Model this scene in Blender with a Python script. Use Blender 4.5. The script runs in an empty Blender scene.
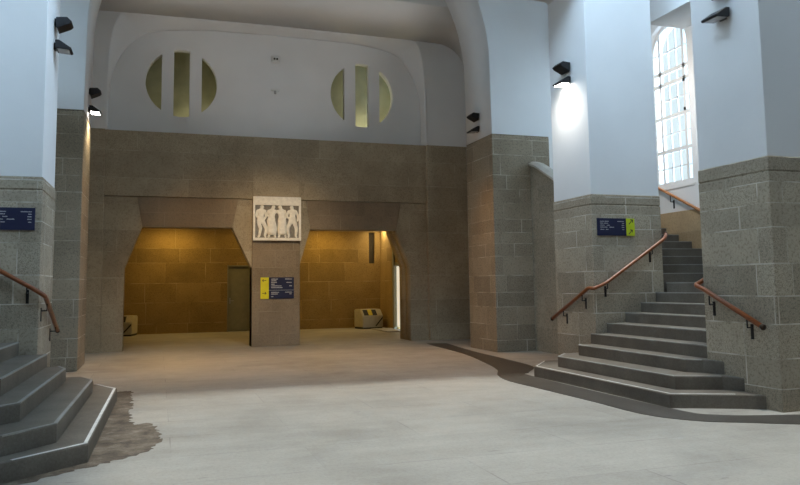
import bpy, bmesh, math, random
from mathutils import Vector, Matrix
random.seed(7)
scn = bpy.context.scene
COL = scn.collection
PI = math.pi

# ------------------------------------------------------------------ materials
def new_mat(name):
    m = bpy.data.materials.new(name); m.use_nodes = True
    nt = m.node_tree
    b = nt.nodes['Principled BSDF']
    return m, nt, b
def N(nt, typ, **kw):
    n = nt.nodes.new(typ)
    for k, v in kw.items():
        if k == 'inp':
            for a, c in v.items(): n.inputs[a].default_value = c
        else: setattr(n, k, v)
    return n
def math_node(nt, op, a, b=None, c=None):
    n = nt.nodes.new('ShaderNodeMath'); n.operation = op
    for i, v in enumerate((a, b, c)):
        if v is None: continue
        if isinstance(v, (int, float)): n.inputs[i].default_value = v
        else: nt.links.new(v, n.inputs[i])
    return n.outputs[0]
def mixc(nt, fac, a, b, blend='MIX'):
    n = nt.nodes.new('ShaderNodeMix'); n.data_type = 'RGBA'; n.blend_type = blend
    if isinstance(fac, (int, float)): n.inputs[0].default_value = fac
    else: nt.links.new(fac, n.inputs[0])
    for i, v in ((6, a), (7, b)):
        if isinstance(v, tuple): n.inputs[i].default_value = v if len(v) == 4 else v + (1,)
        else: nt.links.new(v, n.inputs[i])
    return n.outputs[2]
def ramp(nt, fac, stops):
    r = nt.nodes.new('ShaderNodeValToRGB')
    while len(r.color_ramp.elements) < len(stops): r.color_ramp.elements.new(0.5)
    for e, (p, c) in zip(r.color_ramp.elements, stops):
        e.position = p; e.color = c if len(c) == 4 else c + (1,)
    nt.links.new(fac, r.inputs[0])
    return r.outputs[0]
def noise(nt, vec, scale, detail=4, rough=.55, dist=0):
    n = nt.nodes.new('ShaderNodeTexNoise')
    n.inputs['Scale'].default_value = scale; n.inputs['Detail'].default_value = detail
    n.inputs['Roughness'].default_value = rough; n.inputs['Distortion'].default_value = dist
    nt.links.new(vec, n.inputs['Vector'])
    return n.outputs['Fac']

def ashlar(name, base, mortar, rowh=.38, width=.78, vary=.35, pits=.5, msize=.007, mort_mix=1.0, shift=0.0, warp=.07):
    """limestone blocks laid in courses, joints and shell pits"""
    m, nt, b = new_mat(name)
    tc = N(nt, 'ShaderNodeTexCoord'); L = nt.links
    P = tc.outputs['Object']
    sep = N(nt, 'ShaderNodeSeparateXYZ'); L.new(P, sep.inputs[0])
    u = math_node(nt, 'ADD', sep.outputs[0], sep.outputs[1])
    z = sep.outputs[2]
    s1 = math_node(nt, 'MULTIPLY', math_node(nt, 'SINE', math_node(nt, 'MULTIPLY', z, 2.3)), warp)
    s2 = math_node(nt, 'MULTIPLY', math_node(nt, 'SINE', math_node(nt, 'MULTIPLY', z, 5.1)), warp * .6)
    v = math_node(nt, 'ADD', math_node(nt, 'ADD', z, s1), math_node(nt, 'ADD', s2, shift))
    row = math_node(nt, 'FLOOR', math_node(nt, 'DIVIDE', v, rowh))
    wn = N(nt, 'ShaderNodeTexWhiteNoise', noise_dimensions='1D'); L.new(row, wn.inputs['W'])
    u2 = math_node(nt, 'ADD', u, math_node(nt, 'MULTIPLY', wn.outputs[0], width))
    us = math_node(nt, 'ADD', u2, math_node(nt, 'MULTIPLY', math_node(nt, 'SINE', math_node(nt, 'MULTIPLY', u2, 3.1)), .13))
    cmb = N(nt, 'ShaderNodeCombineXYZ'); L.new(us, cmb.inputs[0]); L.new(v, cmb.inputs[1])
    br = N(nt, 'ShaderNodeTexBrick', inp={'Scale': 1.0, 'Mortar Size': msize, 'Mortar Smooth': .3, 'Bias': 0.0,
                                          'Brick Width': width, 'Row Height': rowh,
                                          'Color1': (0, 0, 0, 1), 'Color2': (1, 1, 1, 1), 'Mortar': (.5, .5, .5, 1)})
    L.new(cmb.outputs[0], br.inputs['Vector'])
    dark = tuple(c * (1 - vary) for c in base); lite = tuple(min(1, c * (1 + vary * .55)) for c in base)
    blockc = mixc(nt, br.outputs['Color'], dark, lite)
    big = noise(nt, P, 1.4, 5, .6)
    c1 = mixc(nt, .55, blockc, ramp(nt, big, [(.3, tuple(c * .72 for c in base)), (.7, tuple(min(1, c * 1.22) for c in base))]))
    fine = noise(nt, P, 26, 6, .75)
    fc = ramp(nt, fine, [(.36, (.55, .53, .5)), (.5, (1, 1, 1)), (.72, (1.0, 1.0, .98))])
    c2 = mixc(nt, pits, c1, fc, 'MULTIPLY')
    # shell-pitted patches: vary with the block
    pit = noise(nt, P, 60, 3, .8)
    bsel = N(nt, 'ShaderNodeSeparateColor'); L.new(br.outputs['Color'], bsel.inputs[0])
    blk = math_node(nt, 'FRACT', math_node(nt, 'MULTIPLY', bsel.outputs[0], 7.31))
    patch = ramp(nt, math_node(nt, 'ADD', math_node(nt, 'MULTIPLY', blk, .7), math_node(nt, 'MULTIPLY', noise(nt, P, 1.6, 2, .5), .4)), [(.42, (0, 0, 0)), (.56, (1, 1, 1))])
    pm = math_node(nt, 'MULTIPLY', ramp(nt, pit, [(.40, (1, 1, 1)), (.47, (0, 0, 0))]), patch)
    c3 = mixc(nt, math_node(nt, 'MULTIPLY', pm, pits), c2, tuple(c * .42 for c in base))
    mm = math_node(nt, 'MULTIPLY', br.outputs['Fac'], math_node(nt, 'MULTIPLY', ramp(nt, noise(nt, P, 2.2, 2), [(.40, (.06, .06, .06)), (.62, (1, 1, 1))]), mort_mix))
    c4 = mixc(nt, mm, c3, mortar)
    L.new(c4, b.inputs['Base Color'])
    b.inputs['Roughness'].default_value = .86; b.inputs['Specular IOR Level'].default_value = .25
    hgt = math_node(nt, 'SUBTRACT', math_node(nt, 'ADD', math_node(nt, 'MULTIPLY', fine, .5), math_node(nt, 'MULTIPLY', big, .3)), math_node(nt, 'MULTIPLY', pm, .4))
    bp = N(nt, 'ShaderNodeBump', inp={'Strength': .35, 'Distance': .02}); L.new(hgt, bp.inputs['Height'])
    L.new(bp.outputs[0], b.inputs['Normal'])
    return m

def plaster(name, col, var=.05, scale=.7):
    m, nt, b = new_mat(name)
    tc = N(nt, 'ShaderNodeTexCoord'); P = tc.outputs['Object']
    f = noise(nt, P, scale, 4, .5)
    c = ramp(nt, f, [(.3, tuple(x * (1 - var) for x in col)), (.7, tuple(min(1, x * (1 + var * .5)) for x in col))])
    nt.links.new(c, b.inputs['Base Color'])
    b.inputs['Roughness'].default_value = .9; b.inputs['Specular IOR Level'].default_value = .2
    bp = N(nt, 'ShaderNodeBump', inp={'Strength': .08, 'Distance': .01}); nt.links.new(noise(nt, P, 35, 3), bp.inputs['Height'])
    nt.links.new(bp.outputs[0], b.inputs['Normal'])
    return m

def plain(name, col, rough=.6, metal=0.0, spec=.4, var=.12, scale=9):
    m, nt, b = new_mat(name)
    tc = N(nt, 'ShaderNodeTexCoord'); P = tc.outputs['Object']
    c = ramp(nt, noise(nt, P, scale, 4), [(.3, tuple(x * (1 - var) for x in col)), (.7, tuple(min(1, x * (1 + var)) for x in col))])
    nt.links.new(c, b.inputs['Base Color'])
    b.inputs['Roughness'].default_value = rough; b.inputs['Metallic'].default_value = metal
    b.inputs['Specular IOR Level'].default_value = spec
    return m

def granite(name, col, var=.25):
    m, nt, b = new_mat(name)
    tc = N(nt, 'ShaderNodeTexCoord'); P = tc.outputs['Object']
    c = ramp(nt, noise(nt, P, 45, 5, .8), [(.3, tuple(x * (1 - var) for x in col)), (.7, tuple(min(1, x * (1 + var)) for x in col))])
    c = mixc(nt, .8, c, ramp(nt, noise(nt, P, 2.5, 5, .6), [(.3, (.68, .67, .66)), (.7, (1.12, 1.12, 1.12))]), 'MULTIPLY')
    nt.links.new(c, b.inputs['Base Color'])
    b.inputs['Roughness'].default_value = .55; b.inputs['Specular IOR Level'].default_value = .35
    bp = N(nt, 'ShaderNodeBump', inp={'Strength': .15, 'Distance': .005}); nt.links.new(noise(nt, P, 70, 3), bp.inputs['Height'])
    nt.links.new(bp.outputs[0], b.inputs['Normal'])
    return m

def floor_material():
    m, nt, b = new_mat('floor_screed'); L = nt.links
    tc = N(nt, 'ShaderNodeTexCoord'); P = tc.outputs['Object']
    base = (.37, .352, .31)
    c = ramp(nt, noise(nt, P, .55, 6, .62, .4), [(.28, tuple(x * .76 for x in base)), (.5, base), (.75, tuple(x * 1.14 for x in base))])
    mp = N(nt, 'ShaderNodeMapping'); mp.inputs['Scale'].default_value = (.35, 2.2, 1); L.new(P, mp.inputs[0])
    c = mixc(nt, .32, c, ramp(nt, noise(nt, mp.outputs[0], 1.6, 6, .65), [(.3, (.72, .71, .69)), (.62, (1.05, 1.05, 1.05))]), 'MULTIPLY')
    c = mixc(nt, .55, c, ramp(nt, noise(nt, P, 30, 6, .85), [(.36, (.66, .66, .64)), (.55, (1, 1, 1))]), 'MULTIPLY')
    br = N(nt, 'ShaderNodeTexBrick', inp={'Scale': 1.0, 'Mortar Size': .007, 'Mortar Smooth': .2, 'Brick Width': 2.4, 'Row Height': .92,
                                          'Color1': (0, 0, 0, 1), 'Color2': (1, 1, 1, 1)})
    L.new(P, br.inputs['Vector'])
    c = mixc(nt, .05, c, br.outputs['Color'], 'OVERLAY')
    jm = math_node(nt, 'MULTIPLY', br.outputs['Fac'], ramp(nt, noise(nt, P, 1.3, 3), [(.42, (0, 0, 0)), (.6, (.6, .6, .6))]))
    c = mixc(nt, jm, c, (.17, .16, .15))
    # chips and scuffs
    mp2 = N(nt, 'ShaderNodeMapping'); mp2.inputs['Scale'].default_value = (1.2, 5.5, 1); L.new(P, mp2.inputs[0])
    sc = ramp(nt, noise(nt, mp2.outputs[0], 2.6, 3, .45), [(.245, (.75, .75, .75)), (.275, (0, 0, 0))])
    c = mixc(nt, sc, c, (.17, .165, .16))
    L.new(c, b.inputs['Base Color'])
    rr = ramp(nt, noise(nt, P, 2.0, 5, .7), [(.3, (.42, .42, .42)), (.7, (.68, .68, .68))])
    L.new(rr, b.inputs['Roughness']); b.inputs['Specular IOR Level'].default_value = .35
    bp = N(nt, 'ShaderNodeBump', inp={'Strength': .12, 'Distance': .006}); L.new(noise(nt, P, 22, 5, .7), bp.inputs['Height'])
    L.new(bp.outputs[0], b.inputs['Normal'])
    return m

def wood_mat(name, col):
    m, nt, b = new_mat(name); L = nt.links
    tc = N(nt, 'ShaderNodeTexCoord')
    mp = N(nt, 'ShaderNodeMapping'); mp.inputs['Scale'].default_value = (3, 3, 22); L.new(tc.outputs['Object'], mp.inputs[0])
    c = ramp(nt, noise(nt, mp.outputs[0], 4, 5, .6, .6), [(.3, tuple(x * .6 for x in col)), (.7, tuple(x * 1.25 for x in col))])
    L.new(c, b.inputs['Base Color']); b.inputs['Roughness'].default_value = .32; b.inputs['Specular IOR Level'].default_value = .5
    return m

def emit_mat(name, col, strength):
    m, nt, b = new_mat(name)
    b.inputs['Base Color'].default_value = (.8, .8, .8, 1)
    b.inputs['Emission Color'].default_value = col + (1,); b.inputs['Emission Strength'].default_value = strength
    return m

def glass_mat(name):
    m = bpy.data.materials.new(name); m.use_nodes = True
    nt = m.node_tree; nt.nodes.clear()
    o = nt.nodes.new('ShaderNodeOutputMaterial'); mx = nt.nodes.new('ShaderNodeMixShader')
    t = nt.nodes.new('ShaderNodeBsdfTransparent'); g = nt.nodes.new('ShaderNodeBsdfGlossy')
    t.inputs[0].default_value = (.93, .97, .98, 1); g.inputs['Roughness'].default_value = .05
    tc = N(nt, 'ShaderNodeTexCoord')
    f = ramp(nt, noise(nt, tc.outputs['Object'], 1.3, 3), [(.3, (.04, .04, .04)), (.7, (.10, .10, .10))])
    nt.links.new(f, mx.inputs[0]); nt.links.new(t.outputs[0], mx.inputs[1]); nt.links.new(g.outputs[0], mx.inputs[2])
    nt.links.new(mx.outputs[0], o.inputs[0])
    return m

M = {}
M['stone'] = ashlar('pier_limestone', (.46, .395, .30), (.68, .63, .53), .335, .74, .42, 1.0, .008)
M['stone_back'] = ashlar('back_wall_limestone', (.42, .355, .25), (.56, .50, .38), .62, 1.5, .22, .7, .006, .8, .12, .05)
M['stone_shaded'] = ashlar('shaded_pier_limestone', (.345, .285, .205), (.56, .50, .40), .335, .74, .38, .9, .007)  # pier limestone darkened: shade on the tall piers put into the colour
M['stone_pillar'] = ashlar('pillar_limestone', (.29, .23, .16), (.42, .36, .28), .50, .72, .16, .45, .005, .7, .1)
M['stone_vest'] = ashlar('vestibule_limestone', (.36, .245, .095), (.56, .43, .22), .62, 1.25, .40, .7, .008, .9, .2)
M['stone_slab'] = ashlar('parapet_stone', (.35, .315, .245), (.44, .41, .35), .62, 2.4, .2, .9, .004, .6)
M['plaster'] = plaster('white_plaster', (.80, .80, .79))
M['plaster_warm'] = plaster('warm_plaster', (.70, .68, .65))  # darker and warmer than the white plaster
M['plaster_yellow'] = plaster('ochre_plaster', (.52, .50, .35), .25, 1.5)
M['floor'] = floor_material()
M['step'] = granite('step_granite', (.175, .155, .125))
M['tread_edge'] = granite('pale_nosing', (.36, .35, .32), .15)  # paler stone for step edges and threshold
M['band'] = granite('dark_floor_slate', (.062, .056, .046), .4)
def dirt_material():
    m, nt, b = new_mat('worn_mortar')
    P = N(nt, 'ShaderNodeTexCoord').outputs['Object']
    c = ramp(nt, noise(nt, P, 3.5, 12, .82, .2), [(.36, (.05, .038, .026)), (.5, (.13, .10, .07)), (.64, (.25, .21, .16))])
    nt.links.new(c, b.inputs['Base Color']); b.inputs['Roughness'].default_value = .9
    bp = N(nt, 'ShaderNodeBump', inp={'Strength': .5, 'Distance': .01}); nt.links.new(noise(nt, P, 25, 5, .7), bp.inputs['Height'])
    nt.links.new(bp.outputs[0], b.inputs['Normal'])
    return m
M['dirt'] = dirt_material() if True else granite('worn_mortar', (.085, .07, .052), .85)
M['strip'] = plain('edge_strip_white', (.78, .77, .73), .5)
M['wood'] = wood_mat('rail_wood', (.25, .075, .022))
M['wood_light'] = wood_mat('rail_wood_light', (.55, .22, .07))
M['iron'] = plain('black_iron', (.018, .018, .02), .45, .3)
M['iron2'] = plain('bronze_cap', (.05, .035, .025), .35, .6)
M['lamp'] = plain('lamp_black', (.016, .016, .018), .5, .1)
M['lamp_glass'] = plain('lamp_glass_grey', (.45, .45, .44), .15)
M['lamp_on'] = emit_mat('lamp_glass_lit', (1, .96, .88), 45)
M['navy'] = plain('sign_navy', (.016, .020, .062), .4, var=.05)
M['lime'] = plain('sign_lime', (.52, .62, .02), .4, var=.05)
M['yellow'] = plain('sign_yellow', (.75, .68, .02), .4, var=.05)
M['ink'] = plain('sign_ink', (.42, .42, .44), .5)
M['black'] = plain('sign_black', (.02, .02, .02), .5)
M['relief'] = plain('relief_stone', (.88, .85, .77), .8, var=.10, scale=14)
M['relief_dark'] = plain('relief_ground', (.25, .23, .20), .85, var=.2, scale=14)
M['frame'] = plain('window_white', (.74, .74, .73), .5, var=.04)
M['glass'] = glass_mat('window_glass')
M['doorbrown'] = plain('door_grey_brown', (.24, .23, .16), .55, var=.08)
M['doorwhite'] = emit_mat('lit_door_glass', (1, .92, .74), .62)
M['bin'] = plain('bin_beige', (.50, .46, .33), .5, var=.08)
M['bin_dark'] = plain('bin_base', (.03, .028, .025), .6)
M['hazard'] = plain('bin_hazard_yellow', (.62, .50, .04), .5)
M['white_box'] = plain('detector_white', (.75, .75, .73), .4, var=.03)
M['steel'] = plain('steel', (.5, .5, .5), .3, .9)

# ------------------------------------------------------------------ mesh helpers
def link_mesh(name, bm, mat, parent=None, smooth=False, recalc=True):
    if recalc: bmesh.ops.recalc_face_normals(bm, faces=bm.faces[:])
    me = bpy.data.meshes.new(name); bm.to_mesh(me); bm.free()
    for m in (mat if isinstance(mat, (list, tuple)) else [mat]): me.materials.append(m)
    if smooth:
        for p in me.polygons: p.use_smooth = True
    o = bpy.data.objects.new(name, me); COL.objects.link(o)
    if parent is not None:
        o.parent = parent
        o.matrix_parent_inverse = Matrix.Translation(-parent.location) if parent.parent is None else Matrix.Translation(-(parent.matrix_parent_inverse @ Vector((0,0,0)))) if False else o.matrix_parent_inverse
    return o
ORIGIN = {}
def thing(name, label, cat, loc, group=None, kind=None):
    o = bpy.data.objects.new(name, None); COL.objects.link(o)
    o.location = loc; o.empty_display_size = .2
    o['label'] = label; o['category'] = cat
    if group: o['group'] = group
    if kind: o['kind'] = kind
    return o
def part(name, bm, mat, root, smooth=False, at=None):
    """bm is in world coordinates; the part is stored relative to its root"""
    off = Vector(root.location) if at is None else Vector(at)
    bmesh.ops.translate(bm, verts=bm.verts[:], vec=-off)
    bmesh.ops.recalc_face_normals(bm, faces=bm.faces[:])
    me = bpy.data.meshes.new(name); bm.to_mesh(me); bm.free()
    me.materials.append(mat)
    if smooth:
        for p in me.polygons: p.use_smooth = True
    o = bpy.data.objects.new(name, me); COL.objects.link(o); o.parent = root
    return o
def sub(name, bm, mat, parent_part, root, smooth=False):
    return part(name, bm, mat, parent_part, smooth, at=root.location)
def struct(name, bm, mat, label=None, smooth=False):
    o = link_mesh(name, bm, mat, None, smooth)
    o['kind'] = 'structure'
    if label: o['label'] = label
    return o
def tag(o, label, cat, group=None, kind=None):
    o['label'] = label; o['category'] = cat
    if group: o['group'] = group
    if kind: o['kind'] = kind
    return o

def box(bm, x0, x1, y0, y1, z0, z1, bevel=0):
    r = bmesh.ops.create_cube(bm, size=1)
    vs = r['verts']
    for v in vs:
        v.co = Vector(((x0 + x1) / 2 + v.co.x * (x1 - x0), (y0 + y1) / 2 + v.co.y * (y1 - y0), (z0 + z1) / 2 + v.co.z * (z1 - z0)))
    if bevel:
        es = {e for v in vs for e in v.link_edges}
        bmesh.ops.bevel(bm, geom=list(es), offset=bevel, segments=2, affect='EDGES', profile=.5)
    return bm
def BX(*a, **k): return box(bmesh.new(), *a, **k)
def prism(bm, pts, z0, z1, bevel=0):
    """vertical prism over an XY polygon"""
    lo = [bm.verts.new((x, y, z0)) for x, y in pts]; hi = [bm.verts.new((x, y, z1)) for x, y in pts]
    n = len(pts)
    bm.faces.new(lo[::-1]); top = bm.faces.new(hi)
    for i in range(n): bm.faces.new((lo[i], lo[(i + 1) % n], hi[(i + 1) % n], hi[i]))
    if bevel:
        bmesh.ops.recalc_face_normals(bm, faces=bm.faces[:])
        bmesh.ops.bevel(bm, geom=list(top.edges), offset=bevel, segments=2, affect='EDGES', profile=.5)
    return bm
def slab2d(loops, d0, d1, axis):
    """extrude an outline with holes; axis 'Y': loops are (x,z); 'X': loops are (y,z); 'Z': loops are (x,y)"""
    cu = bpy.data.curves.new('tmp', 'CURVE'); cu.dimensions = '2D'; cu.fill_mode = 'BOTH'; cu.extrude = (d1 - d0) / 2
    for lp in loops:
        s = cu.splines.new('POLY'); s.points.add(len(lp) - 1)
        for p, (a, b) in zip(s.points, lp): p.co = (a, b, 0, 1)
        s.use_cyclic_u = True
    ob = bpy.data.objects.new('tmp', cu); COL.objects.link(ob)
    dg = bpy.context.evaluated_depsgraph_get(); dg.update()
    me = bpy.data.meshes.new_from_object(ob.evaluated_get(dg))
    bm = bmesh.new(); bm.from_mesh(me)
    bpy.data.objects.remove(ob); bpy.data.curves.remove(cu); bpy.data.meshes.remove(me)
    mid = (d0 + d1) / 2
    for v in bm.verts:
        a, b, c = v.co
        v.co = {'Y': (a, mid + c, b), 'X': (mid + c, a, b), 'Z': (a, b, mid + c)}[axis]
    bmesh.ops.remove_doubles(bm, verts=bm.verts[:], dist=1e-4)
    return bm
def arc(cx, cz, r, a0, a1, n, rz=None):
    rz = rz or r
    return [(cx + r * math.cos(a0 + (a1 - a0) * i / n), cz + rz * math.sin(a0 + (a1 - a0) * i / n)) for i in range(n + 1)]
def tube(bm, pts, r, seg=10, caps=True):
    pts = [Vector(p) for p in pts]
    rings = []
    for i, p in enumerate(pts):
        if i == 0: d = pts[1] - pts[0]
        elif i == len(pts) - 1: d = pts[-1] - pts[-2]
        else: d = (pts[i + 1] - p).normalized() + (p - pts[i - 1]).normalized()
        d.normalize()
        up = Vector((0, 0, 1)) if abs(d.z) < .95 else Vector((1, 0, 0))
        a = d.cross(up).normalized(); b = a.cross(d).normalized()
        rings.append([bm.verts.new(p + a * r * math.cos(t * 2 * PI / seg) + b * r * math.sin(t * 2 * PI / seg)) for t in range(seg)])
    for r0, r1 in zip(rings, rings[1:]):
        for t in range(seg): bm.faces.new((r0[t], r0[(t + 1) % seg], r1[(t + 1) % seg], r1[t]))
    if caps: bm.faces.new(rings[0][::-1]); bm.faces.new(rings[-1])
    return bm
def smooth_path(pts, n=5, rad=.25):
    """round the inner corners of a polyline"""
    pts = [Vector(p) for p in pts]; out = [pts[0]]
    for i in range(1, len(pts) - 1):
        p = pts[i]; a = (pts[i - 1] - p); b = (pts[i + 1] - p)
        k = min(rad, a.length * .45, b.length * .45)
        A = p + a.normalized() * k; B = p + b.normalized() * k
        for j in range(n + 1):
            t = j / n
            out.append(A * (1 - t) ** 2 + p * 2 * t * (1 - t) + B * t * t)
    out.append(pts[-1]); return out
def spline2(pts, per=8):
    """Catmull-Rom through 2-D points"""
    out = []
    n = len(pts)
    for i in range(n - 1):
        p0 = pts[max(0, i - 1)]; p1 = pts[i]; p2 = pts[i + 1]; p3 = pts[min(n - 1, i + 2)]
        for j in range(per):
            t = j / per
            out.append(tuple(.5 * (2 * p1[k] + (p2[k] - p0[k]) * t + (2 * p0[k] - 5 * p1[k] + 4 * p2[k] - p3[k]) * t * t + (3 * p1[k] - p0[k] - 3 * p2[k] + p3[k]) * t ** 3) for k in (0, 1)))
    out.append(pts[-1]); return out

# ------------------------------------------------------------------ key dimensions (metres)
RS = .165                      # riser
LX, CXL, CXR = -1.62, 6.81, 8.21   # inner faces of the front piers
FY0, FY1 = 10.12, 11.36        # front piers, depth
FTOP = 3.0                     # top of their stone
RX, RY0, RY1, RTOP = 6.635, 6.17, 7.34, 2.96
PXL, PXR, PY0, PY1, PTOP = -1.53, 6.99, 14.25, 15.70, 4.90
BY = 18.25                     # plane of the back wall's side panels
BTOP = 5.39
WX = 10.2                      # window wall of the stairwell
CEIL = 11.0

# ------------------------------------------------------------------ floor, ceiling, outer walls
struct('floor', BX(-5.4, 10.6, -9, 26, -.2, 0), M['floor'], 'pale grey worn screed floor of the hall')
struct('ceiling', slab2d([[(-5.6, -9), (10.6, -9), (10.6, 26), (-5.6, 26)], [(-.75, 3.0), (8.6, 3.0), (8.6, 9.9), (-.75, 9.9)]], CEIL, CEIL + .25, 'Z'), M['plaster'])
wy0, wy1, wz0, wsp = 11.58, 12.90, 3.56, 6.46
wr = (wy1 - wy0) / 2; wc = (wy0 + wy1) / 2
hole = [(wy0, wz0), (wy1, wz0)] + arc(wc, wsp, wr, 0, PI, 28)
struct('wall_left', slab2d([[(-9, 0), (26, 0), (26, CEIL), (-9, CEIL)], hole], -5.6, -5.4, 'X'), M['plaster'])
struct('wall_rear', BX(-5.6, 10.6, -9.2, -9, 0, CEIL), M['plaster'])
struct('wall_right', BX(10.2, 10.6, -9, RY1, 0, CEIL), M['plaster'])

# dark curved slate band let into the floor
outer = spline2([(6.46, 17.26), (6.37, 16.6), (6.19, 14.24), (5.83, 12.39), (5.55, 11.3), (5.22, 10.6), (5.05, 9.9), (5.07, 9.02), (5.11, 7.72), (5.13, 6.67), (5.39, 6.13), (5.81, 5.84), (6.4, 5.5), (7.4, 5.2)])
inner = spline2([(6.94, 17.1), (6.62, 14.71), (6.52, 13.12), (6.35, 11.5), (5.85, 10.7), (5.66, 10.2), (5.66, 6.92), (5.9, 6.29), (6.71, 5.98), (7.5, 5.62)])
struct('trim_1', prism(bmesh.new(), outer + inner[::-1], .0005, .006), M['band'], 'dark curved slate band in the floor at the foot of the right stairs')
# worn patch of bare mortar along the left stairs
def ragged(pts, amp):
    out = []
    for i in range(len(pts) - 1):
        (x0, y0), (x1, y1) = pts[i], pts[i + 1]
        n = max(2, int(math.hypot(x1 - x0, y1 - y0) / .05))
        for j in range(n):
            t = j / n
            out.append((x0 + (x1 - x0) * t + random.uniform(-amp, amp), y0 + (y1 - y0) * t + random.uniform(-amp, amp)))
    return out
wpts = spline2([(-.70, 11.05), (-.50, 11.05), (-.46, 10.4), (-.43, 9.5), (-.42, 8.75), (-.36, 8.2), (-.20, 8.3), (-.11, 7.75), (-.10, 7.15), (-.25, 6.74), (-.46, 6.50), (-.80, 6.22), (-1.12, 5.92), (-1.5, 5.56)], 4)
struct('trim_2', prism(bmesh.new(), ragged(wpts, .035) + [(-1.45, 5.78), (-1.22, 6.05), (-.75, 6.55), (-.72, 10.2), (-.9, 10.75)], .0004, .003), M['dirt'], 'ragged worn mortar patch beside the left stairs')

# ------------------------------------------------------------------ piers
def stone_block(bm, x0, x1, y0, y1, top, cap=.17):
    box(bm, x0, x1, y0, y1, 0, top - cap - .012, .012)
    box(bm, x0 + .012, x1 - .012, y0 + .012, y1 - .012, top - cap - .014, top - cap + .002)
    box(bm, x0, x1, y0, y1, top - cap, top, .012)
    return bm
def pier(label, x0, x1, y0, y1, top, cap=.17, plaster_top=CEIL, inset=.012, mat='stone'):
    t = thing('pier', label, 'pier', (x0, y0, 0), kind='structure')
    part('stone_base', stone_block(bmesh.new(), x0, x1, y0, y1, top, cap), M[mat], t)
    if plaster_top: part('plaster_shaft', BX(x0 + inset, x1 - inset, y0 + inset, y1 - inset, top, plaster_top, bevel=.008), M['plaster'], t)
    return t
pier('grey stone pier with navy and green sign, left of the right stairs', CXL, CXR, FY0, FY1, FTOP)
pier('grey stone pier at the far left carrying a navy sign', -3.1, LX, FY0, FY1, FTOP)
pier('grey stone pier at the right edge with a short wooden handrail', RX, 10.2, RY0, RY1, RTOP)
pier('stone pier closing the left stairs towards the viewer', -5.4, -1.70, RY0, RY1, RTOP)
pier('tall stone pier at the left of the recess, lit by a lamp', -3.2, PXL, PY0, PY1, PTOP, .02, None, mat='stone_shaded')
pier('tall stone pier at the right of the recess below two black lamps', PXR, 8.45, PY0, PY1, PTOP, .02, None, mat='stone_shaded')

# plaster arch standing on the two tall piers
ax = (PXL + PXR) / 2; ar = (PXR - PXL) / 2 - .012
lp = [(-3.19, PTOP), (PXL - .012, PTOP)] + arc(ax, 6.55, ar, PI, 0, 48) + [(PXR + .012, PTOP), (8.44, PTOP), (8.44, CEIL), (-3.19, CEIL)]
lp = [lp[0], lp[1]] + lp[2:]
struct('wall_arch', slab2d([lp], PY0 + .012, PY1 - .012, 'Y'), M['plaster'], 'white plaster arch wall over the recess')
# crossing arch between the front piers, above the picture; flattened low to block skylight
ax2 = (LX + CXL) / 2; ar2 = (CXL - LX) / 2 - .012
lp = [(LX - .3, 6.78), (LX - .012, 6.78)] + arc(ax2, 6.8, ar2, PI, 0, 40, .1) + [(CXL + .012, 6.78), (CXL + .3, 6.78), (CXL + .3, CEIL), (LX - .3, CEIL)]
struct('wall_crossing_arch', slab2d([lp], FY0 + .02, FY1 - .02, 'Y'), M['plaster'])
struct('wall_left_parapet', slab2d([[(PY0 - .02, 0), (11.36, 0), (11.36, 3.66), (14.0, 5.02), (PY0 - .02, 5.1)]], -3.06, -2.8, 'X'), M['stone_slab'])  # unseen twin of the right parapet, raised to shade the left tall pier
struct('wall_left_recess', BX(-5.4, -3.19, 14.3, 14.5, 0, CEIL), M['plaster'])
struct('wall_stair_back', BX(8.44, 10.6, 14.35, 14.55, 0, CEIL), M['plaster'])

# sloping parapet of the upper flight beside the right tall pier
def parapet():
    bm = slab2d([[(PY0 + .02, 0), (11.36, 0), (11.36, 2.76), (14.0, 4.12), (PY0 + .02, 4.2)]], 7.94, 8.2, 'X'); return bm
tp = thing('stair_parapet', 'stone stair parapet with sloping pale coping, between the tall right pier and the signed pier', 'parapet', (8.07, 12.8, 0), kind='structure')
part('stone_side', parapet(), M['stone_slab'], tp)
cb = bmesh.new()
cap = [(PY0 + .01, 4.20), (14.0, 4.12), (11.36, 2.76)]
prof = [(7.90, 0), (7.90, .05), (8.0, .10), (8.14, .10), (8.24, .05), (8.24, 0)]
rings = [[cb.verts.new((x, y, z + dz)) for x, dz in prof] for y, z in cap]
for a, b in zip(rings, rings[1:]):
    for i in range(len(prof)): cb.faces.new((a[i], a[(i + 1) % len(prof)], b[(i + 1) % len(prof)], b[i]))
cb.faces.new(rings[0]); cb.faces.new(rings[-1][::-1])
part('coping', cb, granite('coping_stone', (.60, .58, .52), .12), tp)

# ------------------------------------------------------------------ recess: vault, back wall, lunette
rx0, rx1 = -2.62, 8.12
prof = [(rx0, 0), (rx0, 7.55)] + arc(rx0 + .85, 7.55, .85, PI, PI / 2, 10, .78)[1:] + spline2([(rx0 + .85, 8.34), (2.75, 8.385), (rx1 - .85, 8.34)], 6)[1:-1] + arc(rx1 - .85, 7.55, .85, PI / 2, 0, 10, .78) + [(rx1, 0)]
lp = [(rx0 - .3, 0)] + prof + [(rx1 + .3, 0), (rx1 + .3, 8.7), (rx0 - .3, 8.7)]
struct('vault', slab2d([lp], PY1 - .01, BY + .02, 'Y'), M['plaster_warm'], 'dim plaster vault over the recess')
struct('wall_tympanum', slab2d([[(rx0 - .3, 8.69), (rx1 + .3, 8.69), (rx1 + .3, CEIL), (rx0 - .3, CEIL)]], PY1 - .01, PY1 + .15, 'Y'), M['plaster_warm'])

bl, brr = -1.42, 6.92
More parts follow.
